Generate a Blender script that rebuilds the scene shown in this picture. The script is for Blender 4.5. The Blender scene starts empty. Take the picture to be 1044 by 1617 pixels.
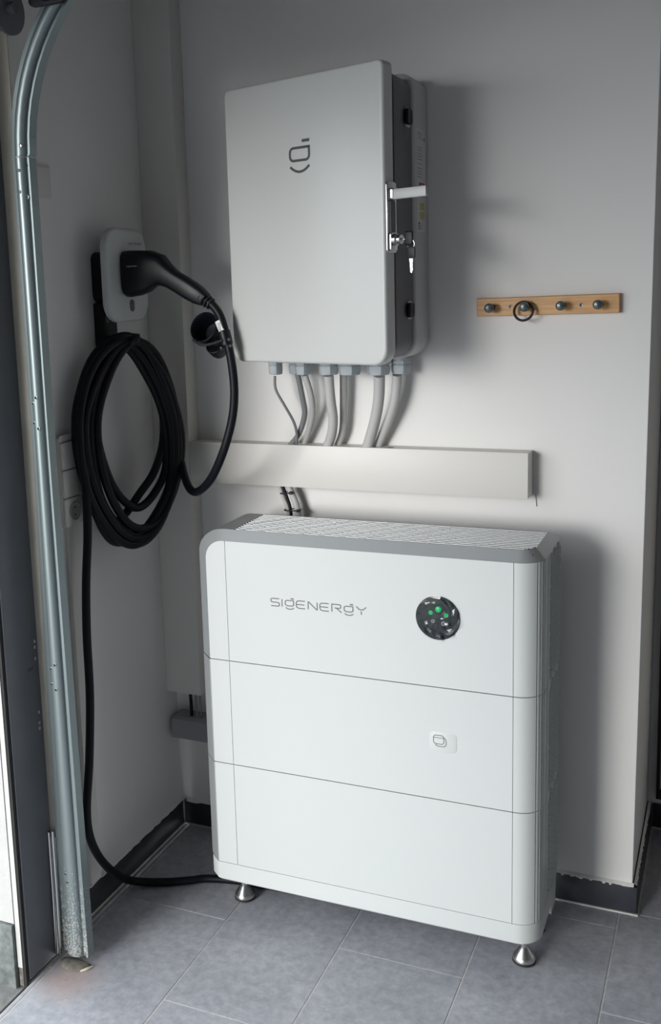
import bpy, bmesh, math, random
from mathutils import Vector, Matrix
random.seed(4)
S = bpy.context.scene
C = S.collection

# ------------------------------------------------------------------ camera
cam_d = bpy.data.cameras.new('camera'); cam = bpy.data.objects.new('camera', cam_d); C.objects.link(cam)
R_, U_, B_ = (0.91233, 0.40811, -0.03302), (-0.03624, 0.16083, 0.98632), (0.40784, -0.89865, 0.16152)
cam.matrix_world = Matrix(((R_[0], U_[0], B_[0], 1.4703), (R_[1], U_[1], B_[1], -2.5150),
                           (R_[2], U_[2], B_[2], 1.5734), (0, 0, 0, 1)))
cam_d.sensor_width = 36; cam_d.lens = 1636.6 / 1617 * 36
cam_d.shift_x = 94.1 / 1617; cam_d.shift_y = -87.8 / 1617
cam_d.clip_start = 0.02; cam_d.clip_end = 200
S.camera = cam

# ------------------------------------------------------------------ world, light, exposure
W = bpy.data.worlds.new('sky'); S.world = W; W.use_nodes = True
bg = W.node_tree.nodes['Background']; bg.inputs[0].default_value = (0.93, 0.97, 1.0, 1); bg.inputs[1].default_value = 2.3
pl = bpy.data.lights.new('opening_portal', 'AREA'); pl.shape = 'RECTANGLE'; pl.size = 2.12; pl.size_y = 5.42
pl.cycles.is_portal = True
po = bpy.data.objects.new('opening_portal', pl); C.objects.link(po)
po.location = (-0.01, -3.486, 1.06); po.rotation_euler = (0, math.radians(-90), 0)
sun_d = bpy.data.lights.new('hazy_sun', 'SUN'); sun_d.energy = 1.42; sun_d.angle = math.radians(22); sun_d.color = (1, .985, .96)
sun = bpy.data.objects.new('hazy_sun', sun_d); C.objects.link(sun); sun.location = (-3, -6, 5)
SAZ, SEL = math.radians(15.5), math.radians(9.5)      # off the -y axis towards the opening, and above the horizon
sun.rotation_euler = Vector((math.sin(SAZ) * math.cos(SEL), math.cos(SAZ) * math.cos(SEL), -math.sin(SEL))).to_track_quat('-Z', 'Y').to_euler()
vs = S.view_settings
vs.view_transform = 'Standard'; vs.look = 'None'; vs.exposure = 0.9; vs.gamma = 1; vs.use_curve_mapping = False
S.cycles.max_bounces = 10; S.cycles.diffuse_bounces = 7; S.cycles.sample_clamp_indirect = 6

# ------------------------------------------------------------------ materials
def mat(name, col, rough=.5, metal=0, spec=.5, coat=0, emit=0, noise=0, nscale=40, bump=0, bscale=200, trans=0):
    m = bpy.data.materials.new(name); m.use_nodes = True; nt = m.node_tree; b = nt.nodes['Principled BSDF']
    b.inputs['Base Color'].default_value = (*col, 1); b.inputs['Roughness'].default_value = rough
    b.inputs['Metallic'].default_value = metal; b.inputs['Specular IOR Level'].default_value = spec
    b.inputs['Coat Weight'].default_value = coat; b.inputs['Coat Roughness'].default_value = .08
    b.inputs['Transmission Weight'].default_value = trans
    if emit:
        b.inputs['Emission Color'].default_value = (*col, 1); b.inputs['Emission Strength'].default_value = emit
    g = nt.nodes.new('ShaderNodeNewGeometry')
    if noise:
        n = nt.nodes.new('ShaderNodeTexNoise'); n.inputs['Scale'].default_value = nscale; n.inputs['Detail'].default_value = 6
        nt.links.new(g.outputs['Position'], n.inputs['Vector'])
        r = nt.nodes.new('ShaderNodeMapRange'); r.inputs[1].default_value = .3; r.inputs[2].default_value = .7
        r.inputs[3].default_value = 1 - noise; r.inputs[4].default_value = 1 + noise
        nt.links.new(n.outputs['Fac'], r.inputs[0])
        mx = nt.nodes.new('ShaderNodeVectorMath'); mx.operation = 'SCALE'; mx.inputs[0].default_value = col
        nt.links.new(r.outputs[0], mx.inputs['Scale']); nt.links.new(mx.outputs[0], b.inputs['Base Color'])
    if bump:
        n2 = nt.nodes.new('ShaderNodeTexNoise'); n2.inputs['Scale'].default_value = bscale; n2.inputs['Detail'].default_value = 4
        nt.links.new(g.outputs['Position'], n2.inputs['Vector'])
        bp = nt.nodes.new('ShaderNodeBump'); bp.inputs['Strength'].default_value = bump; bp.inputs['Distance'].default_value = .002
        nt.links.new(n2.outputs['Fac'], bp.inputs['Height']); nt.links.new(bp.outputs[0], b.inputs['Normal'])
    return m

M = {}
M['wall'] = mat('wall_paint', (.81, .80, .785), .8, noise=.02, nscale=3, bump=.12, bscale=45)
M['ceil'] = mat('ceiling_concrete', (.20, .20, .20), .9)
M['store'] = mat('garage_block_wall', (.42, .41, .40), .9)
M['grout'] = mat('grout', (.55, .54, .53), .9, noise=.15, nscale=60)
M['base_tile'] = mat('baseboard_tile', (.032, .036, .045), .45, noise=.2, nscale=18, bump=.05)
M['plaster'] = mat('outer_plaster', (.46, .46, .45), .85, noise=.03, nscale=20, bump=.5, bscale=140)
M['plinth'] = mat('plinth_stone', (.15, .17, .165), .6, noise=.35, nscale=50, bump=.3)
M['pave'] = mat('pavement_concrete', (.20, .20, .20), .85, noise=.2, nscale=60, bump=.3)
M['duct'] = mat('duct_plastic', (.70, .685, .65), .45)
M['duct_grey'] = mat('duct_grey_plastic', (.30, .31, .33), .5)
M['white'] = mat('white_plastic', (.55, .575, .57), .38, bump=.015, bscale=900)
M['door_white'] = mat('door_powder_coat', (.55, .56, .545), .30, bump=.03, bscale=900)
M['silver'] = mat('silver_grey_paint', (.36, .38, .39), .42, metal=.35)
M['slat'] = mat('slat_silver', (.62, .64, .645), .4, metal=.1)
M['tray'] = mat('tray_powder_coat', (.52, .52, .52), .45)
M['dgrey'] = mat('dark_grey_plastic', (.115, .115, .125), .5)
M['core'] = mat('joint_shadow_grey', (.12, .12, .12), .8)
M['black'] = mat('black_plastic', (.004, .005, .009), .42, spec=.32)
M['cable'] = mat('black_cable_sheath', (.0035, .0045, .008), .48, spec=.25, bump=.03)
M['rubber'] = mat('black_rubber', (.015, .015, .015), .7)
M['chrome'] = mat('chrome', (.55, .55, .55), .18, metal=1)
M['steel'] = mat('brushed_steel', (.62, .62, .61), .28, metal=1)
M['alu'] = mat('brushed_aluminium', (.40, .40, .40), .5, metal=.3)
M['frame'] = mat('frame_grey_paint', (.125, .135, .155), .38, noise=.06, nscale=8)
M['tan'] = mat('frame_beige_primer', (.50, .47, .40), .5, noise=.08, nscale=12)
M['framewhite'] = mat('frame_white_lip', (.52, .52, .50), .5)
M['gland'] = mat('gland_grey_nylon', (.42, .47, .50), .45)
M['cab_grey'] = mat('cable_grey_sheath', (.50, .50, .49), .5)
M['cab_dark'] = mat('cable_dark_grey_sheath', (.24, .25, .26), .5)
M['logo'] = mat('logo_grey', (.13, .13, .13), .45, metal=.3)
M['logo_dark'] = mat('logo_charcoal', (.055, .055, .055), .45)
M['logo_faint'] = mat('logo_faint', (.33, .31, .31), .5)
M['print'] = mat('print_light_grey', (.45, .47, .5), .5)
M['glass'] = mat('display_black_glass', (.016, .024, .028), .16, spec=.25)
M['green'] = mat('green_led', (.004, .30, .09), .3, emit=.42)
M['dimled'] = mat('unlit_led_icon', (.30, .33, .33), .3)
M['ray'] = mat('display_grey_print', (.09, .11, .12), .25)
M['wood_dark'] = mat('wood_edge', (.10, .055, .03), .6)
M['peg'] = mat('peg_grey_metal', (.11, .13, .13), .3, metal=.75)
M['ring'] = mat('dark_ring', (.055, .045, .045), .4, metal=.6)
M['paper'] = mat('sticker_paper', (.62, .62, .62), .5)
M['red'] = mat('sticker_red', (.45, .02, .03), .5)
M['yellow'] = mat('sticker_yellow', (.50, .47, .12), .5)
M['beige'] = mat('cupboard_beige', (.36, .32, .26), .55)
M['film_white'] = mat('cable_tag_white', (.75, .76, .76), .4)
M['mortar'] = mat('mortar_dirt', (.16, .145, .125), .9, noise=.4, nscale=70, bump=.5)
M['putty'] = mat('filler_yellow_white', (.62, .58, .42), .8, noise=.2, nscale=90)
M['crack'] = mat('dark_line', (.12, .12, .12), .8)
M['socket'] = mat('socket_shadow_white', (.38, .375, .36), .4)
M['label'] = mat('faint_label', (.56, .582, .577), .3)

def mat_galv():
    m = mat('galvanised_steel', (.30, .35, .36), .42, metal=.6); nt = m.node_tree; b = nt.nodes['Principled BSDF']
    g = nt.nodes.new('ShaderNodeNewGeometry'); n = nt.nodes.new('ShaderNodeTexNoise'); n.inputs['Scale'].default_value = 260
    n.inputs['Detail'].default_value = 3; nt.links.new(g.outputs['Position'], n.inputs['Vector'])
    # white speckled corrosion near the foot of the rail
    sep = nt.nodes.new('ShaderNodeSeparateXYZ'); nt.links.new(g.outputs['Position'], sep.inputs[0])
    zr = nt.nodes.new('ShaderNodeMapRange'); zr.inputs[1].default_value = .02; zr.inputs[2].default_value = .42
    zr.inputs[3].default_value = .50; zr.inputs[4].default_value = .80; nt.links.new(sep.outputs['Z'], zr.inputs[0])
    gt = nt.nodes.new('ShaderNodeMath'); gt.operation = 'GREATER_THAN'
    nt.links.new(n.outputs['Fac'], gt.inputs[0]); nt.links.new(zr.outputs[0], gt.inputs[1])
    mx = nt.nodes.new('ShaderNodeMix'); mx.data_type = 'RGBA'
    mx.inputs[6].default_value = (.25, .30, .31, 1); mx.inputs[7].default_value = (.42, .43, .41, 1)
    nt.links.new(gt.outputs[0], mx.inputs[0]); nt.links.new(mx.outputs[2], b.inputs['Base Color'])
    r = nt.nodes.new('ShaderNodeMapRange'); r.inputs[3].default_value = .42; r.inputs[4].default_value = .75
    nt.links.new(gt.outputs[0], r.inputs[0]); nt.links.new(r.outputs[0], b.inputs['Roughness'])
    mr = nt.nodes.new('ShaderNodeMapRange'); mr.inputs[3].default_value = .6; mr.inputs[4].default_value = .2
    nt.links.new(gt.outputs[0], mr.inputs[0]); nt.links.new(mr.outputs[0], b.inputs['Metallic'])
    return m
M['galv'] = mat_galv()

def mat_tile():
    m = mat('slate_floor_tile', (.1, .1, .1), .5); nt = m.node_tree; b = nt.nodes['Principled BSDF']; L = nt.links
    g = nt.nodes.new('ShaderNodeNewGeometry')
    def noise(sc, det, rough=.6):
        n = nt.nodes.new('ShaderNodeTexNoise'); n.inputs['Scale'].default_value = sc; n.inputs['Detail'].default_value = det
        n.inputs['Roughness'].default_value = rough; L.new(g.outputs['Position'], n.inputs['Vector']); return n
    n1, n2, n3 = noise(5, 5), noise(45, 6, .7), noise(11, 4, .55)
    cr = nt.nodes.new('ShaderNodeValToRGB'); e = cr.color_ramp.elements
    e[0].position = .3; e[0].color = (.33, .342, .382, 1); e[1].position = .7; e[1].color = (.45, .46, .50, 1)
    L.new(n1.outputs['Fac'], cr.inputs[0])
    r2 = nt.nodes.new('ShaderNodeMapRange'); r2.inputs[1].default_value = .3; r2.inputs[2].default_value = .7
    r2.inputs[3].default_value = .78; r2.inputs[4].default_value = 1.22; L.new(n2.outputs['Fac'], r2.inputs[0])
    mx = nt.nodes.new('ShaderNodeVectorMath'); mx.operation = 'SCALE'; L.new(cr.outputs[0], mx.inputs[0]); L.new(r2.outputs[0], mx.inputs['Scale'])
    # dusty pale scuffs and specks
    n4 = noise(150, 2); gt = nt.nodes.new('ShaderNodeMapRange'); gt.inputs[1].default_value = .66; gt.inputs[2].default_value = .72
    L.new(n4.outputs['Fac'], gt.inputs[0])
    gd = nt.nodes.new('ShaderNodeMapRange'); gd.inputs[1].default_value = .52; gd.inputs[2].default_value = .68; L.new(n3.outputs['Fac'], gd.inputs[0])
    mu = nt.nodes.new('ShaderNodeMath'); mu.operation = 'MULTIPLY'; L.new(gt.outputs[0], mu.inputs[0]); L.new(gd.outputs[0], mu.inputs[1])
    d = nt.nodes.new('ShaderNodeMix'); d.data_type = 'RGBA'; d.inputs[7].default_value = (.72, .72, .73, 1)
    L.new(mu.outputs[0], d.inputs[0]); L.new(mx.outputs[0], d.inputs[6])
    # rust and mortar stain round the foot of the door rail
    vd = nt.nodes.new('ShaderNodeVectorMath'); vd.operation = 'DISTANCE'; vd.inputs[1].default_value = (.10, -.735, 0)
    L.new(g.outputs['Position'], vd.inputs[0])
    ad = nt.nodes.new('ShaderNodeMath'); ad.operation = 'MULTIPLY_ADD'; ad.inputs[1].default_value = -.11
    L.new(n2.outputs['Fac'], ad.inputs[0]); L.new(vd.outputs['Value'], ad.inputs[2])
    rs = nt.nodes.new('ShaderNodeMapRange'); rs.inputs[1].default_value = -.03; rs.inputs[2].default_value = .04
    rs.inputs[3].default_value = .6; rs.inputs[4].default_value = 0; L.new(ad.outputs[0], rs.inputs[0])
    st = nt.nodes.new('ShaderNodeMix'); st.data_type = 'RGBA'; st.inputs[7].default_value = (.40, .27, .23, 1)
    L.new(rs.outputs[0], st.inputs[0]); L.new(d.outputs[2], st.inputs[6]); L.new(st.outputs[2], b.inputs['Base Color'])
    rr = nt.nodes.new('ShaderNodeMapRange'); rr.inputs[3].default_value = .42; rr.inputs[4].default_value = .66
    L.new(n2.outputs['Fac'], rr.inputs[0]); L.new(rr.outputs[0], b.inputs['Roughness'])
    bp = nt.nodes.new('ShaderNodeBump'); bp.inputs['Strength'].default_value = .18; bp.inputs['Distance'].default_value = .002
    L.new(n2.outputs['Fac'], bp.inputs['Height']); L.new(bp.outputs[0], b.inputs['Normal'])
    return m
M['tile'] = mat_tile()

def mat_wood():
    m = mat('beech_wood', (.5, .3, .13), .45); nt = m.node_tree; b = nt.nodes['Principled BSDF']; L = nt.links
    g = nt.nodes.new('ShaderNodeNewGeometry'); mp = nt.nodes.new('ShaderNodeMapping'); mp.inputs['Scale'].default_value = (4, 40, 60)
    L.new(g.outputs['Position'], mp.inputs[0]); n = nt.nodes.new('ShaderNodeTexNoise'); n.inputs['Scale'].default_value = 3; n.inputs['Detail'].default_value = 6
    L.new(mp.outputs[0], n.inputs['Vector']); cr = nt.nodes.new('ShaderNodeValToRGB'); e = cr.color_ramp.elements
    e[0].position = .3; e[0].color = (.50, .255, .09, 1); e[1].position = .7; e[1].color = (.66, .375, .15, 1)
    L.new(n.outputs['Fac'], cr.inputs[0]); L.new(cr.outputs[0], b.inputs['Base Color']); return m
M['wood'] = mat_wood()

def mat_film():
    m = bpy.data.materials.new('crinkled_clear_film'); m.use_nodes = True; nt = m.node_tree; nt.nodes.clear(); L = nt.links
    o = nt.nodes.new('ShaderNodeOutputMaterial'); t = nt.nodes.new('ShaderNodeBsdfTransparent'); gl = nt.nodes.new('ShaderNodeBsdfGlossy')
    gl.inputs['Roughness'].default_value = .1; mx = nt.nodes.new('ShaderNodeMixShader'); fr = nt.nodes.new('ShaderNodeFresnel'); fr.inputs[0].default_value = 1.45
    L.new(fr.outputs[0], mx.inputs[0]); L.new(t.outputs[0], mx.inputs[1]); L.new(gl.outputs[0], mx.inputs[2]); L.new(mx.outputs[0], o.inputs[0])
    return m
M['film'] = mat_film()

# ------------------------------------------------------------------ builders (all coordinates in metres, world space)
def origin(p):
    while p.parent: p = p.parent
    return p.location.copy()

def finish(o, me, parent, smooth, angle=35):
    if smooth:
        for p in me.polygons: p.use_smooth = True
        me.set_sharp_from_angle(angle=math.radians(angle))
    C.objects.link(o)
    if parent: o.parent = parent

def mesh(name, verts, faces, m, parent=None, smooth=False, xf=None):
    vs_ = [Vector(v) for v in verts]
    if xf: vs_ = [Vector(xf(*v)) for v in vs_]
    if parent: off = origin(parent)
    else:
        off = Vector(((min(v.x for v in vs_) + max(v.x for v in vs_)) / 2, (min(v.y for v in vs_) + max(v.y for v in vs_)) / 2, min(v.z for v in vs_)))
    me = bpy.data.meshes.new(name); me.from_pydata([v - off for v in vs_], [], faces); me.update()
    bm = bmesh.new(); bm.from_mesh(me); bmesh.ops.recalc_face_normals(bm, faces=bm.faces); bm.to_mesh(me); bm.free()
    me.materials.append(m); o = bpy.data.objects.new(name, me)
    finish(o, me, parent, smooth)
    if not parent: o.location = off
    return o

class MB:
    """collects shapes that form ONE part"""
    def __init__(s): s.v = []; s.f = []
    def add(s, v, f):
        n = len(s.v); s.v += [tuple(p) for p in v]; s.f += [tuple(i + n for i in q) for q in f]; return s
    def box(s, a, b):
        (x0, y0, z0), (x1, y1, z1) = a, b
        return s.add([(x0, y0, z0), (x1, y0, z0), (x1, y1, z0), (x0, y1, z0), (x0, y0, z1), (x1, y0, z1), (x1, y1, z1), (x0, y1, z1)],
                     [(0, 3, 2, 1), (4, 5, 6, 7), (0, 1, 5, 4), (1, 2, 6, 5), (2, 3, 7, 6), (3, 0, 4, 7)])
    def prism(s, pts, lo, hi, ax='z'):
        """2D outline pts extruded from lo to hi along an axis"""
        def P(a, b, c): return {'z': (a, b, c), 'y': (a, c, b), 'x': (c, a, b)}[ax]
        n = len(pts)
        return s.add([P(a, b, lo) for a, b in pts] + [P(a, b, hi) for a, b in pts],
                     [tuple(range(n))[::-1], tuple(range(n, 2 * n))] + [(i, (i + 1) % n, (i + 1) % n + n, i + n) for i in range(n)])
    def loft(s, rings, cap=True, closed=True):
        n = len(rings[0]); v = [p for r in rings for p in r]; f = []
        for k in range(len(rings) - 1):
            for i in range(n if closed else n - 1):
                j = (i + 1) % n; f.append((k * n + i, k * n + j, (k + 1) * n + j, (k + 1) * n + i))
        if cap: f += [tuple(range(n))[::-1], tuple(range((len(rings) - 1) * n, len(rings) * n))]
        return s.add(v, f)
    def lathe(s, prof, c, axis=(0, 0, 1), seg=20):
        ax = Vector(axis).normalized(); u = ax.orthogonal().normalized(); w = ax.cross(u); c = Vector(c)
        return s.loft([[tuple(c + ax * h + (u * math.cos(2 * math.pi * i / seg) + w * math.sin(2 * math.pi * i / seg)) * r) for i in range(seg)] for r, h in prof])
    def tube(s, pts, r, seg=12, closed=False, smooth=True, sub=6):
        P = [Vector(p) for p in pts]; rr = r if isinstance(r, list) else [r] * len(P)
        if smooth:
            Q, RR = [], []; n = len(P)
            for i in range(n if closed else n - 1):
                if closed: p0, p1, p2, p3 = P[i - 1], P[i], P[(i + 1) % n], P[(i + 2) % n]
                else: p0, p1, p2, p3 = P[max(i - 1, 0)], P[i], P[i + 1], P[min(i + 2, n - 1)]
                for k in range(sub):
                    t = k / sub
                    Q.append(.5 * ((2 * p1) + (p2 - p0) * t + (2 * p0 - 5 * p1 + 4 * p2 - p3) * t * t + (3 * p1 - p0 - 3 * p2 + p3) * t ** 3))
                    RR.append(rr[i] * (1 - t) + rr[(i + 1) % n] * t)
            if not closed: Q.append(P[-1]); RR.append(rr[-1])
            P, rr = Q, RR
        n = len(P); rings = []; u = None
        for i in range(n):
            d = (P[(i + 1) % n] - P[i - 1]) if closed else (P[min(i + 1, n - 1)] - P[max(i - 1, 0)])
            d.normalize()
            u = d.orthogonal().normalized() if u is None else (u - d * u.dot(d)).normalized()
            w = d.cross(u)
            rings.append([tuple(P[i] + (u * math.cos(2 * math.pi * k / seg) + w * math.sin(2 * math.pi * k / seg)) * rr[i]) for k in range(seg)])
        if closed:
            s.loft(rings, cap=False); m = len(rings); base = len(s.v) - m * seg
            # stitch the seam by nearest offset
            a, b = rings[-1], rings[0]
            k0 = min(range(seg), key=lambda k: (Vector(a[0]) - Vector(b[k])).length)
            for k in range(seg):
                s.f.append((base + (m - 1) * seg + k, base + (m - 1) * seg + (k + 1) % seg, base + (k + 1 + k0) % seg, base + (k + k0) % seg))
            return s
        return s.loft(rings)
    def ribbon(s, pts, w, th=.0004, closed=False, xf=None):
        """flat stroke in a (u, v) plane, thin in n; xf maps (u, n, v) to world"""
        n = len(pts); L, Rr = [], []
        for i in range(n):
            p = Vector(pts[i]); a = Vector(pts[i - 1]) if (i or closed) else None; b = Vector(pts[(i + 1) % n]) if (i < n - 1 or closed) else None
            d1 = (p - a).normalized() if a is not None else (b - p).normalized()
            d2 = (b - p).normalized() if b is not None else d1
            t = (d1 + d2)
            t = t.normalized() if t.length > 1e-6 else d1
            nn = Vector((-t.y, t.x)); sc = 1 / max(.5, nn.dot(Vector((-d1.y, d1.x))))
            L.append(p + nn * w / 2 * sc); Rr.append(p - nn * w / 2 * sc)
        rings = [[(l.x, 0, l.y), (l.x, th, l.y), (r.x, th, r.y), (r.x, 0, r.y)] for l, r in zip(L, Rr)]
        if closed: rings.append(rings[0])
        if xf: rings = [[xf(*q) for q in r] for r in rings]
        return s.loft(rings, cap=not closed)
    def go(s, name, m, parent=None, smooth=False, xf=None, bevel=0, seg=2):
        o = mesh(name, s.v, s.f, m, parent, False, xf)
        if bevel:
            me = o.data; bm = bmesh.new(); bm.from_mesh(me)
            ed = [e for e in bm.edges if len(e.link_faces) == 2 and e.calc_face_angle(0) > .6]
            bmesh.ops.bevel(bm, geom=ed, offset=bevel, segments=seg, affect='EDGES', clamp_overlap=True, profile=.5)
            bm.to_mesh(me); bm.free(); smooth = True
        if smooth:
            for p in o.data.polygons: p.use_smooth = True
            o.data.set_sharp_from_angle(angle=math.radians(38))
        return o

def rrect(x0, y0, x1, y1, r, seg=6):
    """rounded rectangle outline; r is one radius or (bottom-left, bottom-right, top-right, top-left)"""
    r = r if isinstance(r, tuple) else (r,) * 4; out = []
    for (cx, cy, q), rad in zip((((x0, y0, 2)), (x1, y0, 3), (x1, y1, 0), (x0, y1, 1)), r):
        mx = cx + (rad if cx == x0 else -rad); my = cy + (rad if cy == y0 else -rad)
        n = seg if rad > 0 else 0
        for k in range(n + 1):
            a = math.pi / 2 * (q + (k / n if n else 0)); out.append((mx + rad * math.cos(a), my + rad * math.sin(a)))
    return out

def box(name, a, b, m, parent=None, bevel=0): return MB().box(a, b).go(name, m, parent, bevel=bevel)

def tag(o, label, cat, group=None):
    o['label'] = label; o['category'] = cat
    if group: o['group'] = group
    return o
def thing(name, label, cat, loc, group=None):
    o = bpy.data.objects.new(name, None); o.empty_display_size = .05; C.objects.link(o); o.location = loc
    return tag(o, label, cat, group)
def struct(o): o['kind'] = 'structure'; return o
def stuff(o): o['kind'] = 'stuff'; return o
def V(pts): return [Vector(p) for p in pts]

# ================================================================== THE SETTING
X1 = 1.2815
# floor: grout bed with single tiles
floor = struct(box('floor', (.028, -7.0, -.08), (5.2, .46, -.0011), M['grout']))
TW, TL, G = .3021, .632, .0034
tile_cache = {}
def tile(x0, x1, y0, y1):
    x0 = max(x0, .0285); x1 = min(x1, 5.2); y0 = max(y0, -7.0)
    if x1 - x0 < .008 or y1 - y0 < .008: return
    w, l = round(x1 - x0 - G, 4), round(y1 - y0 - G, 4); key = (w, l)
    if key not in tile_cache:
        b = .0007; o = MB().loft([[(-w / 2, -l / 2, -.006), (w / 2, -l / 2, -.006), (w / 2, l / 2, -.006), (-w / 2, l / 2, -.006)],
                                  [(-w / 2, -l / 2, -b), (w / 2, -l / 2, -b), (w / 2, l / 2, -b), (-w / 2, l / 2, -b)],
                                  [(-w / 2 + b, -l / 2 + b, 0), (w / 2 - b, -l / 2 + b, 0), (w / 2 - b, l / 2 - b, 0), (-w / 2 + b, l / 2 - b, 0)]])
        me = bpy.data.meshes.new('tile'); me.from_pydata([Vector(v) for v in o.v], [], o.f); me.update()
        me.materials.append(M['tile']); tile_cache[key] = me
    t = bpy.data.objects.new('tile', tile_cache[key]); C.objects.link(t); t.parent = floor
    t.location = Vector(((x0 + x1) / 2, (y0 + y1) / 2, random.uniform(-.0004, 0))) - floor.location
for k in range(-1, 17):
    x0 = .0408 + k * TW; x1 = x0 + TW
    ph = -.4 if k % 2 == 0 else -.084
    for n in range(-12, 3):
        y0 = ph + n * TL; y1 = y0 + TL
        if k < 4:
            tile(x0, x1, y0, min(y1, 0))
        else:
            if y0 < -.006 < y1: tile(x0, x1, y0, -.006); tile(x0, x1, -.006, min(y1, .46))
            else: tile(x0, x1, y0, min(y1, .46))

wb = MB()
wb.add([(-.3, 0, 0), (1.2775, 0, 0), (1.296, 0, 2.5), (-.3, 0, 2.5), (-.3, .46, 0), (1.2775, .46, 0), (1.296, .46, 2.5), (-.3, .46, 2.5)],
       [(0, 1, 2, 3), (4, 7, 6, 5), (1, 5, 6, 2), (0, 4, 5, 1), (3, 2, 6, 7), (0, 3, 7, 4)])
wall_back = struct(wb.go('wall_back', M['wall'], bevel=.003))
wall_recess = struct(box('wall_recess', (1.25, .455, 0), (5.3, .6, 2.5), M['wall']))
wall_left = struct(box('wall_left', (-.3, -.772, 0), (0, 0, 2.5), M['wall']))
struct(box('wall_left', (-.3, -6.2, 2.12), (0, -.772, 2.5), M['wall'], wall_left))
struct(box('wall_left', (-.3, -7.0, 0), (0, -6.2, 2.5), M['wall'], wall_left))
struct(box('wall_right', (5.2, -7.0, 0), (5.35, .6, 2.5), M['store']))
struct(box('wall_front', (-.3, -7.15, 0), (5.35, -7.0, 2.5), M['store']))
struct(box('ceiling', (-.3, -7.15, 2.5), (5.35, .6, 2.65), M['ceil']))
# outside: jamb plaster, stone plinth, pavement
jamb = struct(box('trim_jamb_plaster', (-.32, -.785, .145), (-.004, -.7725, 2.12), M['plaster']))
struct(box('baseboard_outside', (-.32, -.792, -.03), (-.006, -.7725, .143), M['plinth'], bevel=.002))
pv = struct(box('pavement', (-14, -20, -.14), (.008, 12, -.016), M['pave']))
struct(box('trim_threshold', (.008, -6.2, -.14), (.0275, -.776, -.022), M['rubber']))
# baseboards as tile pieces with a grout bead and ragged paint edge
def baseboard(name, pieces, beads, ragged):
    p = struct(MB().add([v for bd in beads for v in bd[0]], [tuple(i + 8 * k for i in f) for k, bd in enumerate(beads) for f in bd[1]]).go(name, M['grout']))
    for a, b in pieces: box('tile', a, b, M['base_tile'], p, bevel=.001)
    if ragged: stuff(mesh('paint_edge', *ragged, M['wall'], p))
    return p
def bx(a, b):
    m = MB().box(a, b); return (m.v, m.f)
def rag(p0, p1, nrm, z, n, amp, w=.008):
    """uneven lip of wall paint along the tile's upper edge"""
    v, f = [], []; p0, p1, nr = Vector(p0), Vector(p1), Vector(nrm)
    for i in range(n + 1):
        q = p0.lerp(p1, i / n); dz = -amp * random.random(); t = w + .0028 * random.random()
        for a, zz in ((0, z + .006), (t, z + .001), (t + .0006, z + dz), (0, z + dz)): v.append(tuple(q + nr * a + Vector((0, 0, zz))))
    for i in range(n):
        for k in range(4): f.append((i * 4 + k, i * 4 + (k + 1) % 4, i * 4 + 4 + (k + 1) % 4, i * 4 + 4 + k))
    return v, f
BH = .0734
baseboard('baseboard_left', [((.0005, y0, .003), (.0103, y1, BH)) for y0, y1 in ((-.765, -.6), (-.597, -.012))],
          [bx((0, -.765, 0), (.0135, -.0, .0045))], rag((0, -.76, 0), (0, 0, 0), (1, 0, 0), BH, 60, .0015))
baseboard('baseboard_back', [((x0, -.0103, .003), (x1, -.0005, BH)) for x0, x1 in ((.014, .41), (.413, 1.01), (1.013, X1 + .008))],
          [bx((0, -.0145, 0), (X1 + .012, 0, .0045)), bx((.0, -.0135, 0), (.0125, 0, BH + .001))],
          rag((.02, 0, 0), (X1, 0, 0), (0, -1, 0), BH, 160, .004))
baseboard('baseboard_recess', [((X1 - .002, -.0075, .003), (X1 + .009, .455, BH)), ((X1 + .012, .444, .003), (2.2, .4545, BH)), ((2.203, .444, .003), (5.19, .4545, BH))],
          [bx((X1 - .001, -.0075, 0), (X1 + .013, .455, .0045)), bx((X1, .441, 0), (5.2, .455, .0045))],
          rag((X1, 0, 0), (X1, .45, 0), (1, 0, 0), BH, 60, .0012, .005))
# shallow pale cupboard in the recess at the right edge
cb = thing('cupboard', 'beige cupboard front with dark frame, a sliver at the right picture edge', 'cupboard', (1.62, .45, .10))
box('frame', (1.302, .425, .10), (1.95, .4545, 2.1), M['black'], cb)
for z0, z1 in ((.135, .53), (.533, 1.3), (1.303, 2.08)): box('panel', (1.312, .417, z0), (1.93, .4248, z1), M['beige'], cb, bevel=.001)

# ================================================================== DUCTS
dv = tag(MB().box((.0005, -.0591, .4327), (.111, -.0005, 2.499)).go('cable_duct', M['duct'], bevel=.0015),
         'tall white vertical cable duct boxing in the room corner', 'cable duct')
dh = thing('cable_duct', 'long white horizontal cable duct below the hanging distribution cabinet', 'cable duct', (.57, -.03, 1.0538))
MB().prism([(-.0005, 1.0538), (-.058, 1.0538), (-.058, 1.1625), (-.0005, 1.1625)], .1125, 1.0235, 'x').go('channel', M['duct'], dh)
MB().prism([(-.0585, 1.0528), (-.0602, 1.0528), (-.0602, 1.1642), (-.050, 1.1642), (-.050, 1.1628), (-.0585, 1.1628)], .1125, 1.0248, 'x').go('cover', M['duct'], dh, bevel=.0004)
box('end_cap', (1.0236, -.0578, 1.0545), (1.0252, -.0015, 1.1622), M['duct'], dh)
MB().lathe([(.0001, 0), (.0085, 0), (.0085, .0006), (.0001, .0006)], (.6785, -.040, 1.1626)).go('screw_hole', M['dgrey'], dh)
tag(MB().ribbon([(1.033, 1.054), (1.0345, 1.040), (1.036, 1.024)], .0018, .0006, xf=lambda u, n, v: (u, -.0012 + n, v)).go('wall_crack', M['crack']),
    'thin dark hairline running down the wall from the duct end', 'crack')
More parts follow.
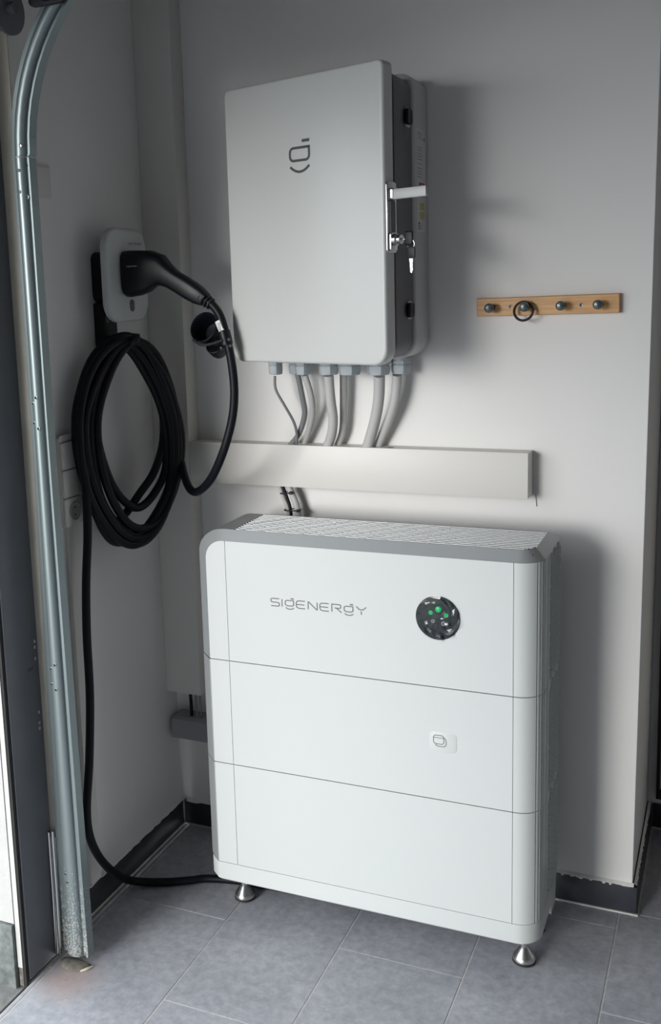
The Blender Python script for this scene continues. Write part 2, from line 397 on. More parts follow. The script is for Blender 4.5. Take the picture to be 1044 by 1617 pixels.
ld = thing('cable_duct', 'short grey cable duct low on the wall behind the battery tower', 'cable duct', (.35, -.03, .295))
MB().prism([(-.0005, .295), (-.058, .295), (-.058, .352), (-.050, .357), (-.0005, .357)], .0135, .62, 'x').go('channel', M['duct_grey'], ld)
box('cover', (.0125, -.0605, .294), (.621, -.0582, .352), M['duct_grey'], ld, bevel=.0006)
cg = 'cables between vertical duct and low duct'
tag(MB().tube([(.065, -.036, .45), (.0655, -.035, .40), (.066, -.034, .345)], .0048).go('black_cable', M['cable'], smooth=True), 'short black cable dropping from the vertical duct into the low duct', 'cable', cg)
tag(MB().tube([(.084, -.036, .45), (.0835, -.036, .40), (.085, -.034, .345)], .0032).go('grey_cable', M['cab_dark'], smooth=True), 'thin grey cable right of the short black cable under the vertical duct', 'cable', cg)
tag(MB().tube([(.096, -.036, .45), (.0965, -.036, .40), (.098, -.034, .345)], .0032).go('grey_cable', M['cab_dark'], smooth=True), 'thin grey cable nearest the tower under the vertical duct', 'cable', cg)

# ================================================================== GARAGE DOOR FRAME AND RAIL
fr = thing('door_frame', 'grey steel garage door frame post with beige inner edge beside the opening', 'door frame', (.02, -.72, 0))
box('lip', (-.003, -.783, .035), (.0095, -.772, 2.12), M['framewhite'], fr)
box('lip_foot', (-.002, -.782, -.012), (.009, -.7725, .034), M['mortar'], fr)
box('gasket', (.0097, -.781, -.012), (.0165, -.7715, 2.12), M['rubber'], fr)
box('panel', (.0005, -.771, 0), (.020, -.6565, 2.42), M['frame'], fr, bevel=.001)
box('edge_strip', (.0205, -.6575, .30), (.0545, -.6545, 2.35), M['tan'], fr)
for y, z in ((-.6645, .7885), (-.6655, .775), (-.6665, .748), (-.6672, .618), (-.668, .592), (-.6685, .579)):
    box('slot_light_plate', (.0203, y - .0055, z - .0035), (.0208, y + .0005, z + .0035), M['framewhite'], fr)  # pale plates, no openings: daylight through the slots painted as white colour
for y, z in ((-.672, 1.318), (-.680, .7265), (-.69, .7265)): MB().lathe([(.0001, 0), (.004, 0), (.004, .0012), (.0001, .0016)], (.0202, y, z), (1, 0, 0), 10).go('bolt', M['frame'], fr, smooth=True)

rail = thing('door_rail', 'galvanised garage door rail rising beside the opening and bending overhead', 'rail', (.07, -.66, 0))
# profile (u across, n towards the room front), u normalised 0..1: mounting flange, round bead, lip with a return
prof = [(0, .003), (.24, .003)] + [(.52 - .28 * math.cos(math.pi * k / 10), .003 + .014 * math.sin(math.pi * k / 10)) for k in range(11)] + [(.81, .003), (.93, .003), (.93, .009), (1, .009), (1, -.016), (.95, -.016), (.95, 0), (0, 0)]
prof = [p for k, p in enumerate(prof) if k == 0 or p != prof[k - 1]]
def rx0(z): return .032 + .018 * min(z / 1.25, 1) - .001 * max(0, z - 1.25)
def rw(z): return .080 - .031 * min(z / 1.25, 1)
def rail_ring(x, z, ang, w):
    ux, uz = math.cos(ang), -math.sin(ang)          # ang: path direction from vertical, turning towards +x
    return [(x + u * w * ux, -.660 - n, z + u * w * uz) for u, n in prof]
lo = [rail_ring(rx0(z), z, 0, rw(z)) for z in (.012, .3, .6, .9, 1.25, 1.6, 1.858)]
MB().loft(lo).go('lower_rail', M['galv'], rail, smooth=True)
XT = rx0(1.86); RB = .46; up = [rail_ring(XT, 1.861, 0, .049)]
for k in range(0, 19):
    a = math.pi / 2 * k / 18; up.append(rail_ring(XT + RB * (1 - math.cos(a)), 1.865 + RB * math.sin(a), a, .052))
up.append(rail_ring(2.6, 1.865 + RB, math.pi / 2, .052))
MB().loft(up).go('curved_rail', M['galv'], rail, smooth=True)
# seam line, screws and punched holes
def stud(u, z, r, m, nm, proud=.0016):
    n = .003 + .014 * math.sqrt(max(0, 1 - ((u - .52) / .28) ** 2))
    MB().lathe([(.0001, -.001), (r, -.001), (r, proud * .6), (r * .6, proud), (.0001, proud)], (rx0(z) + u * rw(z), -.660 - n, z), (0, -1, 0), 10).go(nm, m, rail, smooth=True)
def hole(u, z): stud(u, z, .0040, M['galv'], 'rim', .0010); stud(u, z, .0027, M['rubber'], 'hole', .0018)
stud(.70, 1.882, .0050, M['steel'], 'screw', .003); hole(.82, 1.842); stud(.55, 1.832, .0036, M['frame'], 'hole'); stud(.52, 1.788, .0034, M['frame'], 'hole'); hole(.78, 1.777)
for u, z in ((.60, 1.352), (.42, 1.339), (.40, 1.296), (.62, 1.284), (.60, .742), (.42, .732), (.40, .695), (.58, .683), (.45, .225), (.50, .205)): hole(u, z)
MB().loft([[(x, y - .0006, z + dz) for x, y, z in rail_ring(XT, 1.8585, 0, .049)[:15]] for dz in (0, .0018)], cap=False, closed=False).go('seam', M['alu'], rail)
# guide strips at the foot
for x, w, z1 in ((.0225, .007, .318), (.0335, .008, .322)):
    MB().tube([(x, -.672, 0.004), (x + .001, -.670, .16), (x, -.668, z1)], w / 2, 8).go('guide_rod', M['steel'], rail, smooth=True)
ft = MB(); rings = []
for k, (s_, z) in enumerate(((1.0, 0.0003), (.93, .003), (.65, .0065), (.3, .008))):
    rings.append([(.085 + .042 * s_ * math.cos(a) * (1 + .12 * math.sin(3 * a)), -.688 + .024 * s_ * math.sin(a) * (1 + .15 * math.cos(2 * a)), z) for a in [2 * math.pi * i / 20 for i in range(20)]])
ft.loft(rings).go('mortar_foot', M['mortar'], rail, smooth=True)
MB().tube([(.112, -.704, .0015), (.122, -.694, .003), (.130, -.680, .003)], [.0015, .0035, .002], 8).go('filler', M['putty'], rail, smooth=True)

hg = thing('roller_bracket', 'black door roller bracket hanging over the top of the rail', 'bracket', (.23, -.70, 2.12))
MB().lathe([(.004, 0), (.026, .002), (.030, .010), (.030, .028), (.026, .036), (.004, .038)], (.190, -.688, 2.178), (0, -1, 0), 24).go('roller', M['black'], hg, smooth=True)
MB().lathe([(.0001, 0), (.008, 0), (.008, .010), (.0001, .012)], (.190, -.727, 2.172), (0, -1, 0), 12).go('axle', M['steel'], hg, smooth=True)
MB().prism(rrect(.145, 2.142, .235, 2.29, .012), -.70, -.688, 'y').go('plate', M['black'], hg, bevel=.002)
MB().lathe([(.0001, 0), (.007, 0), (.006, .008), (.0001, .01)], (.215, -.701, 2.155), (0, -1, 0), 8).go('bolt', M['steel'], hg, smooth=True)
dr = thing('cable_drum', 'dark cable drum of the door lift at the top left corner', 'drum', (.05, -.70, 2.08))
MB().lathe([(.01, 0), (.052, 0), (.052, .006), (.042, .008), (.042, .034), (.052, .036), (.052, .042), (.01, .042)], (.022, -.655, 2.16), (1, 0, 0), 28).go('drum', M['frame'], dr, smooth=True)
MB().lathe([(.0001, 0), (.012, 0), (.012, .06), (.0001, .06)], (.0215, -.655, 2.16), (1, 0, 0), 14).go('shaft', M['dgrey'], dr, smooth=True)

# ================================================================== LEFT WALL: switches and sockets
def plate_on_left(name, parent, y0, y1, z0, z1, x0, x1, m='duct', r=.004):
    return MB().prism(rrect(y0, z0, y1, z1, r, 3), x0, x1, 'x').go(name, M[m], parent, bevel=.0012)
so = thing('socket_column', 'white stack of switch covers with a round power socket behind the rail', 'socket', (0, -.47, 1.02))
box('housing', (.0005, -.510, 1.018), (.010, -.432, 1.236), M['duct'], so, bevel=.001)
plate_on_left('top_cover', so, -.509, -.433, 1.226, 1.2415, .0102, .0125)
plate_on_left('switch_cover', so, -.509, -.433, 1.159, 1.2235, .0102, .0165)
plate_on_left('switch_cover', so, -.509, -.433, 1.0905, 1.155, .0102, .0165)
MB().prism(rrect(-.509, 1.019, -.433, 1.0865, .004, 3), .0102, .0165, 'x').go('socket_cover', M['duct'], so, bevel=.0012)
sk = MB().lathe([(.0215, 0), (.0235, 0), (.0235, .002), (.0205, .0025), (.019, .0006), (.0001, .0006)], (.0166, -.471, 1.053), (1, 0, 0), 28).go('socket', M['socket'], so, smooth=True)
for dz in (-.0095, .0095): MB().lathe([(.0001, 0), (.0026, 0), (.0026, .0004), (.0001, .0004)], (.0174, -.471, 1.053 + dz), (1, 0, 0), 10).go('pin_hole', M['rubber'], sk)
tag(box('cable_duct', (.0005, -.497, .078), (.012, -.452, 1.0175), M['duct'], bevel=.001), 'narrow white cable duct running down the left wall under the socket stack', 'cable duct')
sw = thing('light_switch', 'white wall switch half hidden behind the upper door rail', 'switch', (0, -.51, 1.79))
box('housing', (.0005, -.560, 1.79), (.004, -.466, 1.866), M['duct'], sw, bevel=.001)
plate_on_left('rocker', sw, -.555, -.468, 1.797, 1.861, .0042, .0065)

# ================================================================== CHARGER ON LEFT WALL
ch = thing('wall_charger', 'white rounded wall charger plate holding the black plug, above the coiled cable', 'charger', (0, -.285, 1.46))
MB().prism(rrect(-.320, 1.548, -.235, 1.672, .02), .0005, .060, 'x').go('back_box', M['black'], ch, bevel=.006)
pz0, pz1 = 1.499, 1.728
MB().prism(rrect(-.370, pz0, -.184, pz1, .050, 10), .0602, .084, 'x').go('front_plate', M['white'], ch, bevel=.009, seg=4)
# socket surround, button, faint lettering
MB().prism(rrect(-.314, 1.563, -.256, 1.671, .022, 6), .0842, .0862, 'x').go('socket_rim', M['black'], ch, bevel=.0008)
MB().prism(rrect(-.2795, 1.5235, -.2585, 1.5535, .0100, 6), .0842, .0858, 'x').go('button', M['dgrey'], ch, bevel=.0006)
MB().prism(rrect(-.283, 1.5195, -.2545, 1.5575, .0120, 6), .0838, .0844, 'x').go('button_rim', M['label'], ch)
hk = thing('cable_hook', 'black wall hook under the charger plate carrying the coiled cable', 'hook', (0, -.30, 1.42))
MB().prism(rrect(-.318, 1.425, -.256, 1.548, .008), .0005, .030, 'x').go('back_plate', M['black'], hk, bevel=.003)
MB().tube([(.026, -.302, 1.452), (.060, -.302, 1.447), (.092, -.302, 1.447), (.108, -.302, 1.455), (.112, -.302, 1.470)], [.015, .015, .014, .012, .009], 12).go('arm', M['black'], hk, smooth=True)

# ---- lettering
def g_strokes(w=1.0):
    return ([(292, 62), (228, 62), (211, 52), (211, 24), (228, 13), (275, 13), (290, 22), (290, 62)], [(263, 79), (293, 79)], [(214, -4), (232, -15), (255, -18), (276, -14), (293, -4)])
LET = [[(155, 68), (92, 68), (76, 63), (73, 51), (77, 38), (90, 34), (138, 34), (151, 29), (154, 17), (150, 4), (138, 0), (74, 0)],
       [(180, 68), (180, 0)], [(398, 68), (338, 68), (320, 60), (315, 45), (315, 23), (320, 8), (338, 0), (398, 0)], [(318, 34), (392, 34)],
       [(427, 0), (427, 66), (432, 66), (506, 2), (511, 2), (511, 68)],
       [(619, 68), (559, 68), (541, 60), (536, 45), (536, 23), (541, 8), (559, 0), (619, 0)], [(539, 34), (613, 34)],
       [(647, 0), (647, 68), (715, 68), (727, 63), (730, 52), (727, 40), (715, 36), (672, 36)], [(690, 34), (735, 0)],
       [(870, 68), (893, 46), (905, 42), (922, 42), (935, 46), (958, 68)], [(914, 28), (914, 0)]]
def wordmark(xf, m, parent, width, name='brand_lettering', heavy=8.5):
    sc = width / 888; mb = MB()
    for st in LET: mb.ribbon([((a - 70) * sc, b * sc) for a, b in st], heavy * sc, xf=xf)
    for dx in (0, 549):
        a, b, c = g_strokes()
        mb.ribbon([((x + dx - 70) * sc, y * sc) for x, y in a], heavy * sc, xf=xf)
        mb.ribbon([((x + dx - 70) * sc, y * sc) for x, y in b], 11 * sc, xf=xf)
        mb.ribbon([((x + dx - 70) * sc, y * sc) for x, y in c], heavy * sc, xf=xf)
    return mb.go(name, m, parent)
def arcpts(cx, cy, r, a0, a1, n=6): return [(cx + r * math.cos(math.radians(a0 + (a1 - a0) * k / n)), cy + r * math.sin(math.radians(a0 + (a1 - a0) * k / n))) for k in range(n + 1)]
def emblem(xf, m, parent, u0, u1, z0, z1, bz, sm, wd):
    """looped letter: dash above, box with one sharp corner, smile below"""
    mb = MB(); r = min(u1 - u0, z1 - z0) * .36
    pts = [(u1, z1)] + arcpts(u0 + r, z1 - r, r, 90, 180) + arcpts(u0 + r, z0 + r, r, 180, 270) + arcpts(u1 - r, z0 + r, r, 270, 360)
    mb.ribbon(pts + [(u1, z1 + wd / 2)], wd, xf=xf)
    mb.ribbon([(u1 - (u1 - u0) * .36, bz), (u1 + wd * .3, bz)], wd * 1.15, xf=xf)
    mb.ribbon([(u0 + (u1 - u0) * k / 10, sm - (u1 - u0) * .22 * (1 - ((k - 5) / 5) ** 2)) for k in range(0, 11)], wd, xf=xf)
    return mb.go('emblem', m, parent)
wordmark(lambda u, n, v: (.0846 + n, -.272 + u * 1.0, 1.688 + v), M['print'], ch, .062, heavy=11)
emblem(lambda u, n, v: (.0302 + n, -.307 + u, 1.505 + v), M['print'], hk, 0, .012, 0, .010, .014, -.003, .0016)

# ---- connector and cable (one thing: they move together)
cc = thing('charging_cable', 'black charging plug with thick black cable coiled over the wall hook', 'charging cable', (.1, -.285, .0))
def blade(cx, cz, hz, hy, tilt, yc=-.285, r=.45, n=20):
    """cross-section ring: rounded rectangle hz x hy half sizes, tilted in the xz plane"""
    out = []
    for k in range(n):
        a = 2 * math.pi * k / n; c, s = math.cos(a), math.sin(a)
        e = .55; u = hz * math.copysign(abs(c) ** e, c); w = hy * math.copysign(abs(s) ** e, s)
        out.append((cx + u * math.sin(tilt), yc + w, cz + u * math.cos(tilt)))
    return out
MB().loft([blade(.0870, 1.616, .0535, .034, 0), blade(.092, 1.616, .0570, .036, 0), blade(.120, 1.617, .0550, .035, .02), blade(.150, 1.6205, .0500, .032, .12),
           blade(.175, 1.620, .0400, .027, .35), blade(.192, 1.611, .0290, .0235, .52), blade(.212, 1.599, .0235, .021, .60), blade(.236, 1.5855, .0235, .0205, .57),
           blade(.262, 1.570, .0235, .0205, .55), blade(.283, 1.5575, .0215, .0195, .55), blade(.299, 1.5475, .0165, .016, .62)]).go('plug_handle', M['black'], cc, smooth=True)
for t in range(4):
    x, z = .290 + t * .0075, 1.5535 - t * .0052
    MB().lathe([(.0175 - t * .001, -.0018), (.0192 - t * .0014, 0), (.0175 - t * .001, .0018)], (x, -.285, z), (.82, 0, -.57), 16).go('strain_relief_ring', M['rubber'], cc, smooth=True)
wordmark(lambda u, n, v: (.1065 + u * 1, -.3215 - n, 1.632 + v), M['print'], cc, .030, heavy=13)
CR = .0106
CON = [(.298, -.285, 1.5480), (.3173, -.285, 1.5350), (.3379, -.285, 1.5067), (.3524, -.285, 1.4539), (.3633, -.285, 1.3933), (.3671, -.285, 1.3248), (.3573, -.285, 1.2554), (.3297, -.285, 1.1768), (.2783, -.26, 1.1021), (.2154, -.22, 1.0604), (.1738, -.19, 1.0725), (.134, -.15, 1.1313), (.1277, -.15, 1.1904), (.12, -.155, 1.27), (.108, -.19, 1.36), (.095, -.24, 1.42), (.085, -.30, 1.458)]
LOOPS = [
[(0.075,-0.3071,1.4387),(0.0576,-0.3738,1.3463),(0.0493,-0.4058,1.241),(0.055,-0.3838,1.1353),(0.0654,-0.3438,1.0639),(0.0797,-0.289,1.0255),(0.095,-0.2298,1.0511),(0.1075,-0.1821,1.1187),(0.1073,-0.1826,1.2447),(0.0958,-0.2268,1.3481)],
[(0.0863,-0.3094,1.4438),(0.0643,-0.3944,1.3792),(0.0532,-0.4369,1.2608),(0.0543,-0.4329,1.1361),(0.0604,-0.4093,1.0529),(0.0725,-0.3626,0.9919),(0.0857,-0.3119,0.9597),(0.1035,-0.2434,0.9955),(0.1186,-0.1855,1.0775),(0.1212,-0.1754,1.2274),(0.1073,-0.2287,1.3646)],
[(0.0695,-0.2818,1.446),(0.0448,-0.3771,1.3931),(0.0329,-0.4226,1.2894),(0.0321,-0.4257,1.1496),(0.0428,-0.3847,1.0306),(0.0629,-0.3075,0.9404),(0.0799,-0.2419,0.9343),(0.0971,-0.1759,0.9976),(0.1065,-0.1396,1.12),(0.1055,-0.1433,1.2733),(0.0911,-0.199,1.3864)],
[(0.0883,-0.310,1.4581),(0.0641,-0.410,1.4117),(0.0511,-0.4682,1.3105),(0.0486,-0.4778,1.19),(0.0548,-0.4537,1.0775),(0.0711,-0.3911,0.9773),(0.0895,-0.3204,0.9371),(0.1102,-0.2408,0.9734),(0.1269,-0.1767,1.0763),(0.1292,-0.1678,1.2432),(0.1111,-0.2373,1.4055)],
[(0.0729,-0.2995,1.4647),(0.047,-0.3953,1.4225),(0.0321,-0.4566,1.3088),(0.0299,-0.465,1.2027),(0.0358,-0.4423,1.0978),(0.0476,-0.397,0.9852),(0.0603,-0.348,0.9467),(0.0801,-0.2717,0.9583),(0.1034,-0.1825,1.0422),(0.1177,-0.1273,1.1698),(0.1087,-0.162,1.3421),(0.0928,-0.223,1.4287)],
[(0.080,-0.300,1.4547),(0.055,-0.385,1.4025),(0.0421,-0.4366,1.2988),(0.0399,-0.445,1.2027),(0.0458,-0.4223,1.0978),(0.060,-0.365,0.9922),(0.0753,-0.310,0.9587),(0.0941,-0.2387,0.9783),(0.1124,-0.1645,1.0622),(0.1217,-0.1403,1.1698),(0.1127,-0.175,1.3321),(0.0958,-0.235,1.4187)],
[(0.092,-0.302,1.4520),(0.068,-0.380,1.4025),(0.0561,-0.452,1.2988),(0.0539,-0.462,1.2027),(0.0598,-0.4393,1.0978),(0.075,-0.385,0.9992),(0.0883,-0.325,.9537),(0.1071,-0.2557,0.9633),(0.1244,-0.1895,1.0422),(0.1337,-0.155,1.1598),(0.1287,-0.171,1.3121),(0.1118,-0.220,1.4187)],
[(0.098,-0.290,1.4480),(0.080,-0.352,1.4065),(0.0661,-0.415,1.2988),(0.0639,-0.425,1.2027),(0.0698,-0.4043,1.0978),(0.082,-0.355,1.0092),(0.0953,-0.295,.9737),(0.1131,-0.2257,0.9933),(0.1304,-0.1655,1.0822),(0.1367,-0.145,1.1998),(0.1267,-0.185,1.3321),(0.1118,-0.240,1.4107)]]
DROP = [(.052, -.452, 1.30), (.050, -.462, 1.20), (0.05,-0.4676,1.1263),(0.0495,-0.4679,1.063),(0.049,-0.4732,0.9867),(0.0485,-0.49,0.8809),(0.048,-0.5002,0.7561),(0.0475,-0.5033,0.5948),(0.047,-0.5223,0.4376),(0.0465,-0.5459,0.3152),(0.046,-0.5373,0.2348),(0.0455,-0.4968,0.1561),(0.0452,-0.4298,0.0765),(0.0542,-0.3617,0.022),(0.1194,-0.3212,0.0108),(0.1802,-0.2894,0.0108),(0.2245,-0.263,0.0108),(.33, -.24, .0108), (.52, -.23, .0108)]
mb = MB(); mb.tube(CON, CR); mb.tube(DROP, CR)
for l in LOOPS: mb.tube(l, CR, closed=True)
mb.tube([(0.0989,-0.1835,1.3859),(0.1014,-0.1748,1.2097),(0.0906,-0.2087,1.1138),(0.0679,-0.2573,1.0551),(0.0529,-0.3149,1.0079),(.045,-.37,.99)], CR)
mb.go('cable', M['cable'], cc, smooth=True)
MB().tube([(.3352, -.285, 1.5015 - .004), (.3405, -.285, 1.4885 - .004), (.3452, -.285, 1.474)], CR + .0012, 16).go('tag_band', M['film_white'], cc, smooth=True)['label'] = 'white printed band round the cable'
tb = MB()
for t in range(7):
    a = -1.9 + t * .42
    tb.box((.336 + .0005 * t, -.2985 + .0 * t, 1.4925 - .003 * t), (.3415 + .0005 * t, -.2966, 1.4912 - .003 * t))
tb.go('tag_print', M['logo'], cc)
MB().tube([(.3455, -.285, 1.4725), (.349, -.285, 1.458), (.3525, -.285, 1.440)], CR + .0045, 14).go('cap_clamp', M['black'], cc, smooth=True)
# protective cap: open cup hanging behind the cable
cd = Vector((-.10, -.75, .30)).normalized()
cap = MB().lathe([(.0001, -.044), (.024, -.044), (.032, -.036), (.037, -.010), (.0385, .018), (.036, .020), (.033, .016), (.0305, -.012), (.026, -.030), (.0001, -.030)], (.290, -.262, 1.476), cd, 26)
cap.go('plug_cap', M['black'], cc, smooth=True)
MB().lathe([(.0001, -.030), (.018, -.030), (.022, -.018), (.0235, .004), (.0215, .006), (.019, .002), (.0001, -.004)], (.312, -.266, 1.436), Vector((.0, -.7, .5)), 22).go('plug_cap_lower', M['black'], cc, smooth=True)
MB().tube([(.262, -.285, 1.452), (.290, -.302, 1.441), (.320, -.306, 1.443), (.350, -.300, 1.452)], .0032, 8).go('cap_strap', M['rubber'], cc, smooth=True)
for x, z in ((.341, 1.432), (.3655, 1.437), (.362, 1.452)): MB().lathe([(.0001, 0), (.0042, 0), (.0042, .008), (.0001, .009)], (x, -.288, z), (0, -1, 0), 8).go('clamp_bolt', M['black'], cc, smooth=True)

# ================================================================== DISTRIBUTION CABINET (hanging, door ajar)
hx, hy, A, DW, DZ0, DZ1 = .3461, -.2400, .3006, .4542, 1.3963, 2.0303
ca, sa = math.cos(A), math.sin(A)
def D(u, v, z): return (hx + u * ca - v * sa * 1, hy - u * sa - v * ca, z)      # v outwards from the door front
cab = thing('distribution_cabinet', 'white wall cabinet with its door ajar, above the horizontal duct', 'cabinet', (.54, -.06, 1.39))
MB().prism(rrect(.362, 1.392, .772, 2.046, (.03, .048, .034, .03), 8), -.120, -.0005, 'y').go('back_tray', M['tray'], cab, bevel=.008, seg=3)
ib = MB(); rr_ = rrect(.39, 1.398, .766, 2.032, (.03, .044, .030, .03), 8)
ib.loft([[(x, -.1203, z) for x, z in rr_], [(x, -.196 - .058 * (x - .39) / .376, z) for x, z in rr_]]).go('inner_body', M['dgrey'], cab, bevel=.002)
door = MB().prism(rrect(0, DZ0, DW, DZ1, (.030, .036, .014, .016), 8), -.038, 0, 'y').go('door', M['door_white'], cab, xf=lambda u, v, z: D(u, v, z), bevel=.0065, seg=4)
emblem(lambda u, n, v: D(u, .0002 + n, v), M['logo_dark'], door, .1993, .2545, 1.8490, 1.8765, 1.8905, 1.8365, .0056)
# lock plate, lever and cylinder on the door's right edge
def E_(n, v, z): return D(DW + n, v, z)
pb = MB().prism(rrect(-.0385, 1.636, -.003, 1.783, .006), 0, .004, 'x')
pb.go('lock_plate', M['chrome'], door, xf=lambda n, v, z: E_(n + .0005, v, z), bevel=.0012)
MB().prism(rrect(-.031, 1.662, -.012, 1.745, .005), .0046, .0075, 'x').go('lock_recess', M['dgrey'], door, xf=lambda n, v, z: E_(n, v, z), bevel=.0008)
MB().prism([(.005, -.028), (.016, -.028), (.020, -.024), (.099, -.016), (.099, -.006), (.018, -.012), (.005, -.012)], 1.746, 1.767, 'z').go('lever', M['alu'], door, xf=lambda n, v, z: E_(n, v, z), bevel=.001)['label'] = 'brushed lever swung out to the right'
MB().prism(rrect(-.032, 1.746, -.010, 1.770, .004), .0046, .014, 'x').go('lever_hub', M['steel'], door, xf=lambda n, v, z: E_(n, v, z), bevel=.001)
def ED(n, v, z): return Vector(E_(n, v, z))
axn = Vector((ca, -sa, 0))
MB().prism(rrect(-.033, 1.640, -.008, 1.678, .004), .0046, .010, 'x').go('cylinder_base', M['chrome'], door, xf=lambda n, v, z: E_(n, v, z), bevel=.0012)
MB().lathe([(.0125, 0), (.0125, .008), (.010, .011), (.010, .018), (.0001, .018)], ED(.0102, -.021, 1.663), axn, 20).go('lock_cylinder', M['chrome'], door, smooth=True)
# keys: one in the lock, one hanging from its ring
ky = thing('key_pair', 'two black-headed keys, one in the cabinet lock and one dangling', 'keys', tuple(ED(.04, -.021, 1.60)))
k0 = ED(.0285, -.021, 1.663)
MB().lathe([(.0001, 0), (.0022, 0), (.0022, .010), (.0001, .010)], k0, axn, 10).go('blade', M['steel'], ky, smooth=True)
MB().prism(rrect(-.0035, 1.650, .0035, 1.679, .003, 3), 0, .020, 'x').go('key_head', M['black'], ky, xf=lambda n, v, z: E_(.038 + n * .9, v - .021, z), bevel=.001)
ringc = ED(.052, -.021, 1.652)
MB().tube([tuple(ringc + axn * .0085 * math.cos(a) + Vector((0, 0, 1)) * .0085 * math.sin(a)) for a in [2 * math.pi * k / 12 for k in range(12)]], .0011, 6, closed=True, sub=3).go('ring', M['chrome'], ky, smooth=True)
def KD(a, b, z): return tuple(ringc + axn * a + Vector((-sa, -ca, 0)) * b + Vector((0, 0, z)))
MB().prism(rrect(-.0095, -.030, .0095, -.006, .004, 4), -.0022, .0022, 'y').go('key_head', M['black'], ky, xf=KD, bevel=.0008)
MB().prism([(-.0045, -.030), (.0045, -.030), (.004, -.038), (.003, -.040), (.004, -.044), (.003, -.047), (.0045, -.052), (.001, -.060), (-.002, -.058), (-.003, -.040)], -.001, .001, 'y').go('blade', M['steel'], ky, xf=KD)
# latches on the body side
for z in (1.941, 1.509):
    lt = MB().prism(rrect(-.1715, z - .021, -.1365, z + .021, .008, 4), .7664, .7680, 'x').go('latch', M['tray'], cab)
    lt.name = 'latch'
    MB().prism(rrect(-.186, z - .017, -.150, z + .017, .009, 4), .7682, .7785, 'x').go('latch_knob', M['black'], lt, bevel=.003)
    MB().prism(rrect(-.157, z - .014, -.149, z + .014, .002, 4), .7788, .7800, 'x').go('latch_face', M['silver'], lt, bevel=.0005)
# stickers on the tray side
def sticker(name, y0, y1, z0, z1, m, x=.7722, th=.0003): return MB().box((x, y0, z0), (x + th, y1, z1)).go(name, M[m], cab)
sticker('rating_label', -.104, -.030, 1.69, 1.925, 'paper')
sticker('red_warning', -.083, -.040, 1.790, 1.803, 'red', .7726)
sticker('red_warning_print', -.072, -.052, 1.794, 1.799, 'paper', .7730)
sticker('yellow_warning', -.080, -.044, 1.741, 1.757, 'yellow', .7726); sticker('yellow_warning', -.080, -.044, 1.720, 1.736, 'yellow', .7726)
tx = MB()
for z in (1.916, 1.912, 1.907, 1.902, 1.882, 1.876, 1.868, 1.862, 1.855, 1.845, 1.835, 1.828, 1.822, 1.815):
    y = -.098
    while y < -.062: l = random.uniform(.003, .009); tx.box((.7726, y, z), (.7728, y + l, z + .0015)); y += l + .002
for z0 in (1.695, 1.699, 1.703, 1.707): tx.box((.7726, -.095, z0), (.7728, -.080, z0 + .0025)); tx.box((.7726, -.072, z0), (.7728, -.066, z0 + .002))
tx.box((.7726, -.044, 1.900), (.7728, -.036, 1.908)); tx.box((.7726, -.093, 1.708), (.7728, -.082, 1.712))
stuff(tx.go('label_print', M['logo'], cab))
# cable glands
gl = [(.389, -.085, .0185), (.437, -.062, .0200), (.4665, -.090, .0200), (.534, -.085, .0255), (.591, -.088, .0285), (.6665, -.088, .0280), (.713, -.052, .0240)]
for x, y, r in gl:
    g = MB()
    def ring6(rr, z, tw=0, n=24):
        out = []
        for k in range(n):
            a = 2 * math.pi * k / n + tw; h = math.cos(math.pi / 6) / math.cos((a % (math.pi / 3)) - math.pi / 6)
            out.append((x + rr * h * math.cos(a), y + rr * h * math.sin(a), z))
        return out
    def ringc_(rr, z, n=24): return [(x + rr * math.cos(2 * math.pi * k / n), y + rr * math.sin(2 * math.pi * k / n), z) for k in range(n)]
    g.loft([ringc_(r * .95, 1.3915), ringc_(r * .95, 1.384), ring6(r * 1.08, 1.3835), ring6(r * 1.08, 1.377), ringc_(r * .9, 1.3765), ringc_(r * .92, 1.374), ring6(r * 1.06, 1.3735), ring6(r * 1.04, 1.361), ringc_(r * .90, 1.352), ringc_(r * .62, 1.3505)])
    g.go('cable_gland', M['gland'], cab, smooth=True)

gc = 'cables running from the cabinet glands into the duct'
def cable(name, pts, r, m, label): return tag(MB().tube(pts, r, 12).go(name, M[m], smooth=True), label, 'cable', gc)
cable('thin_cable', [(.386, -.085, 1.346), (0.3853,-0.080,1.3109), (0.4059,-0.073,1.2688), (0.4248,-0.062,1.2264), (0.4283,-0.051,1.1916), (0.4221,-0.041,1.1611)], .0036, 'cab_dark', 'thinnest dark grey cable, leftmost out of the cabinet glands')
cable('grey_cable', [(0.4434,-0.07,1.3517), (0.4508,-0.0587,1.2854), (0.4502,-0.0475,1.2429), (0.4279,-0.0362,1.1909), (0.3949,-0.025,1.1562)], .0072, 'cab_dark', 'dark grey cable curving left behind the thinnest cable')
cable('grey_cable', [(0.4698,-0.085,1.3487), (0.4782,-0.0688,1.295), (0.4709,-0.045,1.2439), (0.4474,-0.0282,1.1831), (0.4309,-0.018,1.1566)], .0078, 'cab_grey', 'light grey cable third from the left under the cabinet')
cable('thick_cable', [(0.534,-0.085,1.348), (0.5333,-0.0737,1.2882), (0.5346,-0.0625,1.2383), (0.5258,-0.0513,1.1958), (0.5084,-0.04,1.1606)], .0125, 'cab_grey', 'thick pale grey cable straight below the middle gland')
cable('thick_cable', [(0.5584,-0.042,1.395), (0.5527,-0.033,1.269), (0.5463,-0.026,1.2014), (0.5287,-0.018,1.159)], .0095, 'cab_grey', 'grey cable against the wall just right of the thick middle cable')
cable('thick_cable', [(0.6675,-0.085,1.348), (0.6596,-0.07,1.2895), (0.6437,-0.055,1.2317), (0.6171,-0.04,1.1608)], .0138, 'cab_grey', 'thickest pale grey cable sweeping down left from the right glands')
